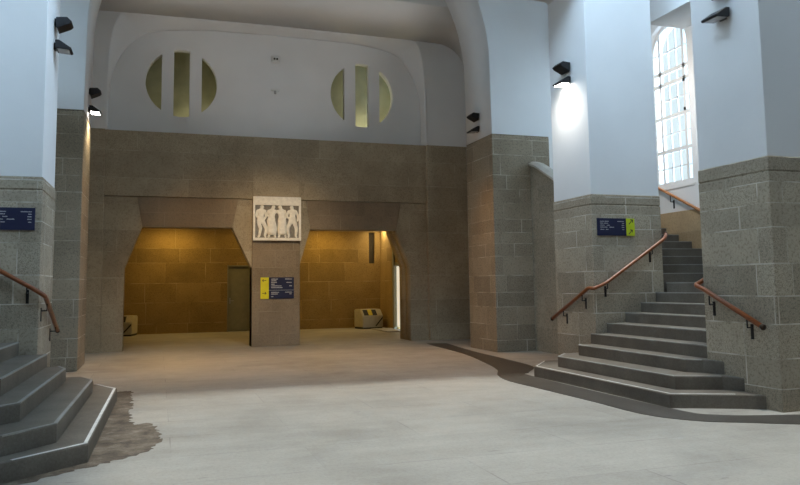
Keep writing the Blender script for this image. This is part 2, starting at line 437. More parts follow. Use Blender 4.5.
# stone: side panels, upper band, lower wall with the two gateways
struct('wall_back_left', BX(rx0, bl, BY, 18.8, 0, BTOP, bevel=.01), M['stone_back'], 'brown stone side panel at the left of the back wall')
struct('wall_back_right', BX(brr, rx1, BY, 18.8, 0, BTOP, bevel=.01), M['stone_back'], 'brown stone side panel at the right of the back wall')
struct('wall_back_upper', BX(bl, brr, BY + .08, 18.8, 3.765, BTOP, bevel=.008), M['stone_back'], 'brown stone band of large blocks above the gateways')
g1 = [(-.93, 0), (-.93, 2.0), (-.54, 3.02), (1.64, 3.02), (2.13, 2.0), (2.13, 0)]
g2 = [(3.36, 0), (3.36, 2.05), (3.64, 3.0), (6.03, 3.0), (6.42, 2.0), (6.42, 0)]
lw = [(bl, 0)] + g1 + g2 + [(brr, 0), (brr, 3.75), (bl, 3.75)]
struct('wall_back', slab2d([lw], BY + .115, 18.8, 'Y'), M['stone_back'], 'brown stone back wall with two chamfered gateways')
struct('wall_back_return', slab2d([[(6.42, 0), (6.42, 2.0), (6.03, 3.0), (6.03, 3.75), (7.7, 3.75), (7.7, 0)]], 18.8, 19.32, 'Y'), M['stone_back'])
for n_, pts in (('wall_lintel', [(-.66, 3.75), (-.53, 3.022), (1.63, 3.022), (1.78, 3.75)]), ('wall_lintel', [(3.52, 3.75), (3.65, 3.002), (6.02, 3.002), (6.16, 3.75)])):
    struct(n_, slab2d([pts], BY + .085, BY + .2, 'Y'), M['stone_pillar'], 'tapered stone lintel over a gateway')
tp = thing('pillar', 'square stone pillar between the two gateways, below the white relief', 'pillar', (2.75, 18.55, 0), kind='structure')
part('shaft', BX(2.13, 3.36, BY + .06, 18.81, 0, 3.76, bevel=.015), M['stone_pillar'], tp)
part('pilaster', BX(2.14, 3.35, BY + .06, 18.4, 3.765, BTOP - .003, bevel=.008), M['stone_back'], tp)

# plaster above: front plane with the basket arch, lunette set back behind it
bask = spline2([(-1.40, BTOP), (-1.40, 6.3), (-1.36, 6.80), (-1.18, 7.28), (-.90, 7.68), (-.42, 8.03), (.78, 8.21), (2.0, 8.25), (3.3, 8.26), (5.1, 8.22), (6.1, 8.02), (6.54, 7.58), (6.83, 6.96), (6.90, 6.3), (6.90, BTOP)], 6)
bask = [(-.1355 + (x + .1355) * 1.0105, 1.49 + (z - 1.49) * 1.0105 if z > BTOP + .01 else z) for x, z in bask]
front = spline2([(bl, BTOP), (bl, 6.4), (bl + .02, 7.3), (bl + .09, 7.9), (bl + .24, 8.28), (bl + .5, 8.375), (.8, 8.375), (2.7, 8.38), (4.8, 8.375), (brr - .5, 8.375), (brr - .22, 8.28), (brr - .09, 7.9), (brr - .02, 7.3), (brr, 6.4), (brr, BTOP)], 6)
def resample(pts, n):
    d = [0]
    for p, q in zip(pts, pts[1:]): d.append(d[-1] + math.hypot(q[0] - p[0], q[1] - p[1]))
    out = []; j = 0
    for i in range(n):
        t = d[-1] * i / (n - 1)
        while j < len(d) - 2 and d[j + 1] < t: j += 1
        f = (t - d[j]) / max(1e-9, d[j + 1] - d[j])
        out.append((pts[j][0] + (pts[j + 1][0] - pts[j][0]) * f, pts[j][1] + (pts[j + 1][1] - pts[j][1]) * f))
    return out
A_ = resample(front, 121); B_ = resample(bask, 121)
bm = bmesh.new(); rows_ = []
for i in range(9):
    t = i / 8; t2 = t ** 1.25
    rows_.append([bm.verts.new((p[0] + (q[0] - p[0]) * t2, BY + .55 * t, p[1] + (q[1] - p[1]) * t2)) for p, q in zip(A_, B_)])
for r0, r1 in zip(rows_, rows_[1:]):
    for i in range(120): bm.faces.new((r0[i], r0[i + 1], r1[i + 1], r1[i]))
cv = struct('vault_cove', bm, M['plaster'], 'plaster cove curving from the vault down to the lunette', True)
md = cv.modifiers.new('thick', 'SOLIDIFY'); md.thickness = .06; md.offset = 0
for nm, x0, x1, side in (('wall_lunette_left', rx0, bl, 0), ('wall_lunette_right', brr, rx1, 1)):
    half = [p for p in front if (p[0] > 2.7) == bool(side)]
    lp = ([(rx0, BTOP)] + half + [(2.7, 8.7), (rx0, 8.7)]) if not side else (half + [(rx1, BTOP), (rx1, 8.7), (2.7, 8.7)])
    struct(nm, slab2d([lp], BY, BY + .3, 'Y'), M['plaster'], 'white plaster panel beside the lunette')
def round_holes(cx, cz, r):
    a = math.acos(.50 / r); loops = []
    loops.append([(cx + r * math.cos(t), cz + r * math.sin(t)) for t in [PI - a + 2 * a * i / 24 for i in range(25)]])
    loops.append([(cx + r * math.cos(t), cz + r * math.sin(t)) for t in [-a + 2 * a * i / 24 for i in range(25)]])
    b = math.asin(.20 / r)
    loops.append([(cx + r * math.sin(t), cz + r * math.cos(t)) for t in [-b + 2 * b * i / 6 for i in range(7)]] + [(cx + r * math.sin(t), cz - r * math.cos(t)) for t in [b - 2 * b * i / 6 for i in range(7)]])
    return loops
struct('wall_lunette', slab2d([[(-1.7, BTOP - .05), (7.2, BTOP - .05), (7.2, 8.6), (-1.7, 8.6)]] + round_holes(.36, 6.805, .895) + round_holes(5.22, 6.825, .91), 18.8, 19.05, 'Y'), M['plaster'], 'white plaster lunette with two round three-slit openings')
# gallery behind the round openings
gb = bmesh.new()
box(gb, -2.0, 7.5, 19.95, 20.1, 5.2, 8.3); box(gb, -2.0, 7.5, 19.05, 19.95, 5.2, 5.34)
box(gb, -2.0, 7.5, 19.05, 19.95, 8.16, 8.3); box(gb, -2.1, -2.0, 19.05, 20.1, 5.2, 8.3); box(gb, 7.5, 7.6, 19.05, 20.1, 5.2, 8.3)
box(gb, 2.3, 3.2, 19.05, 19.95, 5.34, 8.16)
struct('wall_gallery', gb, M['plaster_yellow'])

# ------------------------------------------------------------------ vestibule behind the gateways
VY = 25.2
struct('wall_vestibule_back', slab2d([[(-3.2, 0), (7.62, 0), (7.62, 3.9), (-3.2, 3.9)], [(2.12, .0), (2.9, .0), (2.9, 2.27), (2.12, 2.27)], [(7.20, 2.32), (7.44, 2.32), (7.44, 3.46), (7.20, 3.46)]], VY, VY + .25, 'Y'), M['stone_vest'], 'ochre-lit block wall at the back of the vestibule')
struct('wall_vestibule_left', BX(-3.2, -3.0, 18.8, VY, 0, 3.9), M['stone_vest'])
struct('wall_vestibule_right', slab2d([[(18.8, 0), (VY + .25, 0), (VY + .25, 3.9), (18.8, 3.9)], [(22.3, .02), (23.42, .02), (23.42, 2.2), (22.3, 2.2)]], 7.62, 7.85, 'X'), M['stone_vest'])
struct('ceiling_vestibule', BX(-3.2, 7.85, 18.8, VY + .25, 3.75, 3.95), M['plaster_warm'])
struct('wall_vestibule_slit', BX(7.1, 7.6, VY + .2, VY + .3, 2.2, 3.6), plain('slit_shade', (.05, .04, .025), .8))  # dark panel: shade deep in the slit put into its colour
d1 = struct('door_1', BX(2.13, 2.89, VY + .06, VY + .11, .01, 2.26, bevel=.006), M['doorbrown'], 'grey-brown flush door in the vestibule back wall')
def childpart(name, bm, mat, par, smooth=False):
    return part(name, bm, mat, par, smooth)
fb = bmesh.new(); box(fb, 2.12, 2.16, VY + .0, VY + .06, 0, 2.27); box(fb, 2.86, 2.90, VY + .0, VY + .06, 0, 2.27); box(fb, 2.12, 2.90, VY, VY + .06, 2.23, 2.27)
childpart('door_frame', fb, M['doorbrown'], d1)
hb = bmesh.new(); tube(hb, [(2.22, VY + .06, 1.05), (2.22, VY, 1.05), (2.34, VY, 1.05)], .012, 8); box(hb, 2.205, 2.235, VY + .05, VY + .06, .95, 1.15)
childpart('door_handle', hb, M['steel'], d1)
d2 = struct('door_2', BX(7.66, 7.71, 22.34, 23.38, .10, 2.16, bevel=.006), M['doorwhite'], 'bright lit glass door in the right side wall of the vestibule')
fb = bmesh.new(); box(fb, 7.56, 7.66, 23.40, 23.56, 0, 3.5); box(fb, 7.6, 7.7, 22.22, 22.33, 0, 2.3); box(fb, 7.6, 7.7, 22.22, 23.44, 2.17, 2.3)
childpart('door_frame', fb, M['doorbrown'], d2)
struct('trim_3', BX(6.9, 7.62, 22.1, 24.0, .001, .03), M['tread_edge'])
struct('trim_4', BX(7.60, 7.66, 22.95, 23.10, 2.42, 2.75), emit_mat('transom_lit', (1, .92, .74), .7), 'narrow lit transom pane above the white door')

# ------------------------------------------------------------------ staircases
STEPS = {}
def staircase(label, loc, polys, mat_strip=True):
    t = thing('staircase', label, 'stairs', loc)
    t_steps = STEPS.setdefault(label, [])
    for k, pts in enumerate(polys):
        t_steps.append(part('step', prism(bmesh.new(), pts, k * RS + (.0006 if k else 0), (k + 1) * RS, .014), M['step'], t))
    return t
yA, yB = RY1 + .012, FY0 - .012
xw = WX - .012
fr = [5.68, 5.98, 6.38, 6.70, 7.02, 7.39, 7.71, 8.02, 8.25]
polysR = [
    [(xw, yA), (RX - .005, yA), (RX - .005, 6.40), (6.38, 6.55), (5.68, 6.90), (5.68, 10.2), (6.22, 10.88), (CXL - .01, 10.92), (CXL - .01, yB), (xw, yB)],
    [(xw, yA), (RX - .005, yA), (RX - .005, 6.72), (6.49, 6.93), (5.98, 7.16), (5.98, 9.96), (6.34, 10.36), (CXL - .01, 10.42), (CXL - .01, yB), (xw, yB)],
    [(xw, yA), (RX - .005, yA), (RX - .005, 7.04), (6.53, 7.30), (6.38, 7.44), (6.38, 9.98), (6.50, yB), (xw, yB)],
]
for x in fr[3:]: polysR.append([(xw, yA), (x, yA), (x, yB), (xw, yB)])
tR = staircase('grey stone staircase rising to the right between two piers towards the tall arched window', (7.5, 8.7, 0), polysR)
for k in range(9, 19):          # upper flight turns towards the window
    y0 = 10.16 + .38 * (k - 9)
    STEPS[tR['label']].append(part('step', prism(bmesh.new(), [(CXR + .012, y0), (xw, y0), (xw, min(y0 + .40, 14.3)), (CXR + .012, min(y0 + .40, 14.3))], 0.0, (k + 1) * RS, .012), M['step'], tR))
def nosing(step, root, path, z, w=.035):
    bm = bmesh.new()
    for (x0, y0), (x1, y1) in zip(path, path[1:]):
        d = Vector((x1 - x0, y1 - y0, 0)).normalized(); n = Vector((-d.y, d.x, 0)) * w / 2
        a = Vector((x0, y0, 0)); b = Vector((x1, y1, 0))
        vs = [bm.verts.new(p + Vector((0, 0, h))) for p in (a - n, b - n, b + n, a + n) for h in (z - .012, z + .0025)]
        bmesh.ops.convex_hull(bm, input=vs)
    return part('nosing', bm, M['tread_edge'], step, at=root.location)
def strip_on(root, path, z, w=.022):
    bm = bmesh.new()
    for (x0, y0), (x1, y1) in zip(path, path[1:]):
        d = Vector((x1 - x0, y1 - y0, 0)); n = Vector((-d.y, d.x, 0)).normalized() * w / 2; a = Vector((x0, y0, z)); b = Vector((x1, y1, z)); h = Vector((0, 0, .003))
        e = d.normalized() * w / 2; a -= e; b += e
        v = [bm.verts.new(p) for p in (a - n, b - n, b + n, a + n)]; w4 = [bm.verts.new(q.co + h) for q in v]
        bm.faces.new(v[::-1]); bm.faces.new(w4)
        for i in range(4): bm.faces.new((v[i], v[(i + 1) % 4], w4[(i + 1) % 4], w4[i]))
    return part('edge_strip', bm, M['strip'], root)
stR = STEPS[tR['label']]
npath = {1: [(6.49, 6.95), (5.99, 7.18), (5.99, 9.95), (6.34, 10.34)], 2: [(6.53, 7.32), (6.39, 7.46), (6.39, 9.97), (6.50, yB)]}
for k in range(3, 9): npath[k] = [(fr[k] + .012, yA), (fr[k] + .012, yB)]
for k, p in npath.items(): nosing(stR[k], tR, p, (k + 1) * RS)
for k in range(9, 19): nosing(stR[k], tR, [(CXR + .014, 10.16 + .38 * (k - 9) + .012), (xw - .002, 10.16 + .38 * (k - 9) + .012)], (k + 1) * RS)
s = strip_on(tR, [(6.36, 6.60), (5.715, 6.93), (5.715, 10.19), (6.22, 10.82)], RS, .02); s['label'] = 'pale strip along the edge of the lowest step'
xl = -5.38; la, lb = RY1 + .012, FY0 - .012
fl = [-.67, -.94, -1.26, -1.54, -1.88, -2.2, -2.55, -2.9, -3.25]
polysL = [
    [(xl, la), (-1.71, la), (-1.71, 5.62), (-1.22, 6.02), (-.69, 6.50), (-.64, 10.19), (-.96, 10.80), (LX + .012, 10.86), (LX + .012, lb), (xl, lb)],
    [(xl, la), (-1.71, la), (-1.71, 5.98), (-1.32, 6.20), (-.96, 6.64), (-.92, 9.86), (-1.10, 10.3), (LX + .012, 10.34), (LX + .012, lb), (xl, lb)],
    [(xl, la), (-1.71, la), (-1.71, 6.56), (-1.46, 6.70), (-1.29, 6.86), (-1.24, 9.82), (-1.36, lb), (xl, lb)],
]
for x in fl[3:]: polysL.append([(xl, la), (x, la), (x + .04, lb), (xl, lb)])
tL = staircase('grey stone staircase at the left edge, lowest step edged with a white strip', (-2.5, 8.3, 0), polysL)
stL = STEPS[tL['label']]
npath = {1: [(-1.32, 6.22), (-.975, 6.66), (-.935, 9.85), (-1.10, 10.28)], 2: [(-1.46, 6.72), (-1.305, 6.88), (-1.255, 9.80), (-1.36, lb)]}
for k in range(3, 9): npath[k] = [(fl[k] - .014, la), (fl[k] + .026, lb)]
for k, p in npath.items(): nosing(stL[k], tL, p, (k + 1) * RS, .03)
s = strip_on(tL, [(-1.20, 6.06), (-.715, 6.52), (-.67, 10.17), (-.96, 10.75)], RS, .03); s['label'] = 'white strip along the edge of the lowest step'

# ------------------------------------------------------------------ stairwell window wall
struct('wall_window', slab2d([[(RY1, 0), (14.4, 0), (14.4, CEIL), (RY1, CEIL)], hole], WX, WX + .4, 'X'), M['plaster'], 'white plaster stairwell wall around the arched window')
struct('trim_5', BX(WX - .04, WX, RY1 + .01, 14.3, 0, 2.96, bevel=.006), ashlar('dado_limestone', (.46, .33, .19), (.55, .45, .30), .5, 1.1, .2, .5, .004, .6), 'brown stone dado of the stairwell wall')
struct('trim_6', BX(WX - .02, WX + .1, wy0 - .04, wy1 + .04, wz0 - .10, wz0 - .06), M['plaster'])
# barrel vault over the stairwell, springing above the window
bv = [(RY1, 6.6), (wc - .95, 6.6)] + arc(wc, 6.6, .95, PI, 0, 24, .95)[1:-1] + [(wc + .95, 6.6), (14.35, 6.6), (14.35, CEIL), (RY1, CEIL)]
struct('vault_stairwell', slab2d([bv], 9.0, WX - .3, 'X'), M['plaster'])
def arch_ring(y0, y1, z0, sp_, w, x0, x1):
    c = (y0 + y1) / 2; r = (y1 - y0) / 2
    o = [(y0, z0), (y1, z0)] + arc(c, sp_, r, 0, PI, 28)
    i = [(y0 + w, z0 + w), (y1 - w, z0 + w)] + arc(c, sp_, r - w, 0, PI, 28)
    return slab2d([o, i], x0, x1, 'X')
def arched_window(name, label, xg, inward):
    win = thing(name, label, 'window', (xg, wc, wz0), kind='structure')
    part('window_frame', arch_ring(wy0 + .004, wy1 - .004, wz0 + .004, wsp, .07, xg - .04, xg + .05), M['frame'], win)
    W = wy1 - wy0
    def mull(y, w, dx):
        top = wsp + math.sqrt(max(0, (wr - .03) ** 2 - (y - wc) ** 2)) - .01
        return BX(xg - dx, xg + dx, y - w / 2, y + w / 2, wz0 + .04, top)
    for y in (wy0 + W * .215, wy0 + W * .785): part('mullion', mull(y, .07, .035), M['frame'], win)
    for y in (wy0 + W * .405, wy0 + W * .595): part('glazing_bar', mull(y, .024, .015), M['frame'], win)
    for z, w, dx in ((6.06, .08, .035), (5.79, .08, .035), (5.06, .075, .03), (4.31, .075, .03), (6.50, .026, .015), (5.43, .026, .015), (4.68, .026, .015), (3.94, .026, .015)):
        h = wr - .04 if z < wsp else math.sqrt((wr - .04) ** 2 - (z - wsp) ** 2)
        part('transom' if w > .04 else 'glazing_bar', BX(xg - dx, xg + dx, wc - h, wc + h, z - w / 2, z + w / 2), M['frame'], win)
    part('pane', slab2d([[(wy0 + .03, wz0 + .03), (wy1 - .03, wz0 + .03)] + arc(wc, wsp, wr - .03, 0, PI, 28)], xg - .004, xg + .004, 'X'), M['glass'], win)
    for z in (5.12, 5.74):
        part('window_latch', BX(xg + inward * .045 - .015, xg + inward * .045 + .015, wy0 + W * .215 - .02, wy0 + W * .215 + .02, z - .03, z + .03), M['iron'], win)
    return win
arched_window('window_1', 'tall round-arched white window above the stair landing', WX + .16, -1)
arched_window('window_2', 'tall round-arched window of the left stairwell', -5.5, 1)

# ------------------------------------------------------------------ handrails
def bracket(bm, wall_pt, rail_pt):
    """plate on the wall with an arm reaching up to the rail"""
    w = Vector(wall_pt); r = Vector(rail_pt); out = Vector((r.x - w.x, r.y - w.y, 0)); out.normalize()
    side = Vector((-out.y, out.x, 0))
    c = w
    for sx in (0,):
        vs = []
        for a in (-.018, .018):
            for b_ in (0, .012):
                for h in (-.16, .02):
                    vs.append(bm.verts.new(c + side * a + out * b_ + Vector((0, 0, h))))
        bmesh.ops.convex_hull(bm, input=vs)
    tube(bm, [w + Vector((0, 0, -.02)), Vector((r.x, r.y, w.z - .02)), r - Vector((0, 0, .015))], .010, 8)
    return bm
def handrail(label, pts, brs, mat, loc, capends=True, rad=.030):
    t = thing('handrail', label, 'handrail', loc)
    path = smooth_path(pts, 6, .10)
    rl = part('rail', tube(bmesh.new(), path, rad, 12), mat, t, True)
    for e, nx in ((path[0], path[1]), (path[-1], path[-2])):
        d = (e - nx).normalized()
        part('end_cap', tube(bmesh.new(), [e - d * .005, e + d * .035], rad + .004, 12), M['iron2'], t, True)
    for w, r in brs: part('bracket', bracket(bmesh.new(), w, r), M['iron'], t)
    return t
o = .075
fy = FY0 - o; cx = CXL - o
handrail('long reddish wooden handrail wrapping the corner of the pier with the navy and green sign',
         [(8.36, fy + .16, 2.34), (8.24, fy + .02, 2.26), (6.98, fy, 1.485), (cx, fy - .01, 1.40), (cx, fy + .12, 1.42), (cx, 11.38, .86)],
         [((7.94, FY0, 2.0), (7.94, fy, 2.06)), ((7.02, FY0, 1.42), (7.02, fy, 1.49)), ((CXL, 10.38, 1.22), (cx, 10.38, 1.31)), ((CXL, 11.0, .94), (cx, 11.0, 1.03))], M['wood'], (7.4, fy, 1.2))
rx = RX - o
handrail('reddish wooden handrail sloping down across the stone pier at the right edge',
         [(RX + .24, RY1 + o + .05, 1.60), (RX + .05, RY1 + o, 1.50), (rx, RY1 + o, 1.45), (rx, RY1 - .08, 1.40), (rx, 6.33, .965)],
         [((RX, 7.16, 1.22), (rx, 7.16, 1.33)), ((RX, 6.55, .96), (rx, 6.55, 1.06))], M['wood'], (rx, 6.8, 1.0))
lx = LX + o; ly = FY0 - o
handrail('dark reddish wooden handrail bending round the stone pier at the left edge',
         [(-2.7, ly, 2.12), (-1.66, ly, 1.50), (lx, ly - .005, 1.42), (lx, ly + .08, 1.40), (lx, 11.42, .90)],
         [((-1.76, FY0, 1.48), (-1.76, ly, 1.56)), ((LX, 10.28, 1.24), (lx, 10.28, 1.33)), ((LX, 11.2, .92), (lx, 11.2, .98))], M['wood'], (lx, ly, 1.1))
handrail('light wooden handrail on the stairwell wall below the arched window',
         [(WX - .09, 13.4, 3.93), (WX - .09, 10.6, 2.55)], [((WX - .0, 12.2, 3.2), (WX - .09, 12.2, 3.33)), ((WX, 11.0, 2.62), (WX - .09, 11.0, 2.75))], M['wood_light'], (WX - .09, 12, 3), rad=.03)

# ------------------------------------------------------------------ wall lamps
def floodlight(label, base, out, up, lit=False, group=None):
    """wedge housing on a wall; out = wall normal, up = True throws light upward"""
    base = Vector(base); out = Vector(out); side = Vector((-out.y, out.x, 0)); Z = Vector((0, 0, 1)); s = 1 if up else -1
    t = thing('wall_lamp', label, 'lamp', base, group)
    prof = [(.03, .06), (.22, .075), (.30, .0), (.26, -.05), (.05, -.15)] if up else [(.03, .10), (.08, .11), (.29, -.04), (.27, -.08), (.05, -.05)]
    if not up: prof = [(.03, .09), (.10, .09), (.31, -.05), (.29, -.08), (.04, -.06)]
    prof = [(a * .80, b * .80) for a, b in prof]; hw = .14
    bm = bmesh.new()
    A = [bm.verts.new(base + out * a - side * hw + Z * b) for a, b in prof]
    B = [bm.verts.new(base + out * a + side * hw + Z * b) for a, b in prof]
    n = len(prof)
    bm.faces.new(A); bm.faces.new(B[::-1])
    for i in range(n): bm.faces.new((A[i], A[(i + 1) % n], B[(i + 1) % n], B[i]))
    bmesh.ops.recalc_face_normals(bm, faces=bm.faces[:])
    bmesh.ops.bevel(bm, geom=bm.edges[:], offset=.008, segments=1, affect='EDGES')
    part('housing', bm, M['lamp'], t)
    # glass: on the top face (uplight) or on the underside (downlight)
    p, q = (prof[0], prof[1]) if up else (prof[4], prof[3])
    dn = Vector((q[0] - p[0], 0, q[1] - p[1])).normalized(); nn = Vector((-dn.z, 0, dn.x)) * (1 if up else -1)
    bm = bmesh.new(); vs = []
    for f in (.12, .9):
        for sd in (-hw * .82, hw * .82):
            for h in (-.002, .006):
                a = p[0] + (q[0] - p[0]) * f + nn.x * h; b = p[1] + (q[1] - p[1]) * f + nn.z * h
                vs.append(bm.verts.new(base + out * a + side * sd + Z * b))
    bmesh.ops.convex_hull(bm, input=vs)
    g = part('lamp_glass', bm, M['lamp_on'] if lit else M['lamp_glass'], t)
    if lit: g['label'] = 'glowing lamp glass'
    bm = bmesh.new(); vs = []
    box(bm, -.02, .04, -.05, .05, -.05, .05)
    rot = Matrix((out, side, Z)).transposed()
    for v in bm.verts: v.co = base + rot @ v.co
    part('wall_bracket', bm, M['lamp'], t)
    return t
G = 'black wall lamps in pairs on the piers'
floodlight('upper black wall lamp high on the white pier at the far left', (LX - .012, 10.85, 5.38), (1, 0, 0), True, False, G)
floodlight('lower black wall lamp with grey glass on the white pier at the far left', (LX - .012, 10.85, 5.02), (1, 0, 0), False, False, G)
floodlight('black wall lamp above the glowing one on the left side of the recess', (PXL - .012, 15.2, 5.50), (1, 0, 0), True, False, G)
floodlight('glowing wall lamp at the left side of the recess, lighting the stone edge', (PXL - .012, 15.2, 5.12), (1, 0, 0), False, True, G)
floodlight('upper black wall lamp on the tall pier right of the recess', (PXR + .012, 15.0, 5.46), (-1, 0, 0), True, False, G)
floodlight('lower black wall lamp just above the stone of the tall pier right of the recess', (PXR + .012, 15.0, 5.13), (-1, 0, 0), False, False, G)
floodlight('dark wall lamp above the bright glow on the white pier beside the right stairs', (CXL + .012, 10.72, 5.38), (-1, 0, 0), True, False, G)
floodlight('glowing wall lamp washing the white pier beside the right stairs', (CXL + .012, 10.72, 5.10), (-1, 0, 0), False, True, G)
floodlight('black wall lamp with slanted glass on the white pier at the right edge', (RX + .012, 6.74, 4.85), (-1, 0, 0), False, False, G)
floodlight('black wall lamp cut by the top of the picture at the right edge', (RX + .012, 6.74, 5.22), (-1, 0, 0), True, False, G)

# ------------------------------------------------------------------ signs
def words(root, x0, x1, z, y, h, frags):
    """illegible little words: one toothed strip each"""
    for f0, f1 in frags:
        x = x0 + (x1 - x0) * f0; e = x0 + (x1 - x0) * f1; top = []; bot = []
        while x < e - .004:
            w = min(random.choice((.008, .011, .013)), e - x); hh = h * random.choice((.7, 1, .8, .95))
            top += [(x, z + hh), (x + w, z + hh)]; x += w
        pts = top + [(e, z), (x0 + (x1 - x0) * f0, z)]
        part('word', slab2d([pts], y - .0015, y + .0005, 'Y'), M['ink'], root)
def arrow(bm, cx, cz, y, ang, s):
    def seg(p, q, w):
        p = Vector((p[0], 0, p[1])); q = Vector((q[0], 0, q[1])); d = (q - p).normalized(); n = Vector((-d.z, 0, d.x)) * w / 2
        vs = [bm.verts.new(v + Vector((cx, yy, cz))) for v in (p - n, p + n, q + n, q - n) for yy in (y - .002, y)]
        bmesh.ops.convex_hull(bm, input=vs)
    c, s_ = math.cos(ang), math.sin(ang); R = lambda a, b: ((a * c - b * s_) * s, (a * s_ + b * c) * s)
    seg(R(-1, 0), R(1, 0), .26 * s); seg(R(.35, .62), R(1, 0), .26 * s); seg(R(.35, -.62), R(1, 0), .26 * s)
def sign(label, x0, x1, xs, z0, z1, y, coloured_left, mat, arrows, rows, split=None, th=.02):
    t = thing('direction_sign', label, 'sign', ((x0 + x1) / 2, y, z0), 'direction signs')
    a, b = (xs, x1) if coloured_left else (x0, xs); c, d = (x0, xs) if coloured_left else (xs, x1)
    part('text_panel', BX(a, b, y - th, y, z0, z1), M['navy'], t)
    ap = part('arrow_panel', BX(c, d, y - th - .001, y, z0, z1), mat, t)
    ap['label'] = 'bright arrow panel'
    for fx, fz, ang, s in arrows:
        bm = bmesh.new(); arrow(bm, c + (d - c) * fx, z0 + (z1 - z0) * fz, y - th - .001, ang, s)
        sub('arrow', bm, M['black'], ap, t)
    h = (z1 - z0) * .045
    for fz, frags in rows: words(t, a + .03, b - .03, z0 + (z1 - z0) * fz, y - th, h, frags)
    if split: part('divider', BX(a, b, y - th - .001, y - th + .002, z0 + (z1 - z0) * split - .004, z0 + (z1 - z0) * split + .004), M['steel'], t)
    return t
r1 = [(.80, [(.05, .2), (.22, .38), (.72, .98)]), (.69, [(.05, .16), (.18, .36), (.90, .98)]), (.575, [(.05, .22), (.3, .42), (.88, .98)]), (.46, [(.05, .32), (.40, .58), (.88, .98)]), (.33, [(.05, .2), (.26, .36), (.9, .98)])]
sign('navy and lime direction sign on the stone pier left of the right stairs', 6.905, 7.645, 7.475, 2.295, 2.59, FY0, False, M['lime'], [(.55, .80, PI / 4, .055), (.5, .22, PI / 4, .05)], r1)
sign('dark navy direction sign on the stone pier at the left edge', -2.45, -1.70, -2.27, 2.285, 2.58, FY0, True, M['lime'], [(.5, .8, 3 * PI / 4, .055), (.5, .22, 3 * PI / 4, .05)], r1)
r2 = [(.90, [(.05, .34), (.66, .97)]), (.82, [(.05, .28)]), (.74, [(.05, .3), (.72, .95)]), (.66, [(.05, .2)]), (.58, [(.05, .5), (.85, .97)]), (.50, [(.05, .55)]), (.28, [(.05, .4), (.66, .97)]), (.20, [(.05, .34), (.85, .95)]), (.08, [(.05, .15)])]
sign('navy and yellow direction sign on the pillar between the gateways', 2.345, 3.20, 2.555, 1.20, 1.745, BY + .06, True, M['yellow'], [(.45, .86, PI, .05), (.45, .26, 0, .05)], r2, .40)

# ------------------------------------------------------------------ relief panel with four figures
ry = BY + .06
rt = thing('relief_panel', 'pale stone relief of four standing figures on the pillar above the navy sign', 'relief', (2.755, ry, 2.70))
part('ground', BX(2.15, 3.36, ry - .06, ry - .012, 2.71, 3.81), M['relief_dark'], rt)
fb = slab2d([[(2.14, 2.69), (3.37, 2.69), (3.37, 3.82), (2.14, 3.82)], [(2.19, 2.76), (3.32, 2.76), (3.32, 3.60), (2.19, 3.60)]], ry - .12, ry - .012, 'Y')
part('border', fb, M['relief'], rt)
def skin_mesh(joints, edges, root=0, flat=.6):
    me = bpy.data.meshes.new('tmp'); me.from_pydata([(j[0], j[1], j[2]) for j in joints], edges, [])
    ob = bpy.data.objects.new('tmp', me); COL.objects.link(ob)
    md = ob.modifiers.new('s', 'SKIN'); md.use_smooth_shade = True
    ss = ob.modifiers.new('u', 'SUBSURF'); ss.levels = 2; ss.render_levels = 2
    for i, v in enumerate(me.skin_vertices[0].data):
        v.radius = (joints[i][3], joints[i][3]); v.use_root = (i == root)
    dg = bpy.context.evaluated_depsgraph_get(); dg.update()
    m2 = bpy.data.meshes.new_from_object(ob.evaluated_get(dg))
    bm = bmesh.new(); bm.from_mesh(m2)
    bpy.data.objects.remove(ob); bpy.data.meshes.remove(me); bpy.data.meshes.remove(m2)
    return bm
def figure(cx, lean, la, ra, lk, rk, robe=False, turn=0):
    """x offset per joint; heights as fractions of a .80 m figure, standing on z = 2.76"""
    S = .86; z0 = 2.765; y = ry - .075
    def J(x, z, r, dy=0): return (cx + x * S * 1.15, y + dy, z0 + z * S, r * S * 1.10)
    j = [J(0, .52, .085), J(lean * .5, .66, .075), J(lean, .78, .10), J(lean * 1.1, .86, .04), J(lean * 1.2 + turn, .91, .060), J(lean * 1.25 + turn, .975, .052),
         J(-.055, .48, .07), J(-.055 + lk, .27, .05), J(-.06 + lk * .4, .03, .035), J(-.10 + lk * .4, .012, .028),
         J(.055, .48, .07), J(.055 + rk, .27, .05), J(.07 + rk * .4, .03, .035), J(.11 + rk * .4, .012, .028),
         J(lean - .10, .79, .045), J(lean - .10 + la[0], .79 + la[1], .036), J(lean - .10 + la[2], .79 + la[3], .028, -.02),
         J(lean + .10, .79, .045), J(lean + .10 + ra[0], .79 + ra[1], .036), J(lean + .10 + ra[2], .79 + ra[3], .028, -.02)]
    e = [(0, 1), (1, 2), (2, 3), (3, 4), (4, 5), (0, 6), (6, 7), (7, 8), (8, 9), (0, 10), (10, 11), (11, 12), (12, 13), (2, 14), (14, 15), (15, 16), (2, 17), (17, 18), (18, 19)]
    if robe:
        n = len(j); j += [J(0, .36, .12), J(.01, .20, .13), J(.015, .06, .14)]; e += [(0, n), (n, n + 1), (n + 1, n + 2)]
    bm = skin_mesh(j, e)
    for v in bm.verts: v.co.y = min(y + (v.co.y - y) * .75, ry - .02)
    return bm
for args in ((2.33, .02, (-.03, -.15, .06, -.24), (.02, -.16, -.06, -.30), .06, .10, False, .02),
             (2.60, .03, (-.04, -.14, .10, -.12), (.10, -.06, .24, -.06), .02, .06, True, .03),
             (2.88, -.02, (-.10, -.06, -.20, -.02), (.03, -.16, -.04, -.26), -.02, .04, True, -.03),
             (3.15, .0, (-.05, -.15, .04, -.24), (.05, -.15, .03, -.30), -.07, .05, False, -.02)):
    part('carved_figure', figure(*args), M['relief'], rt, True)

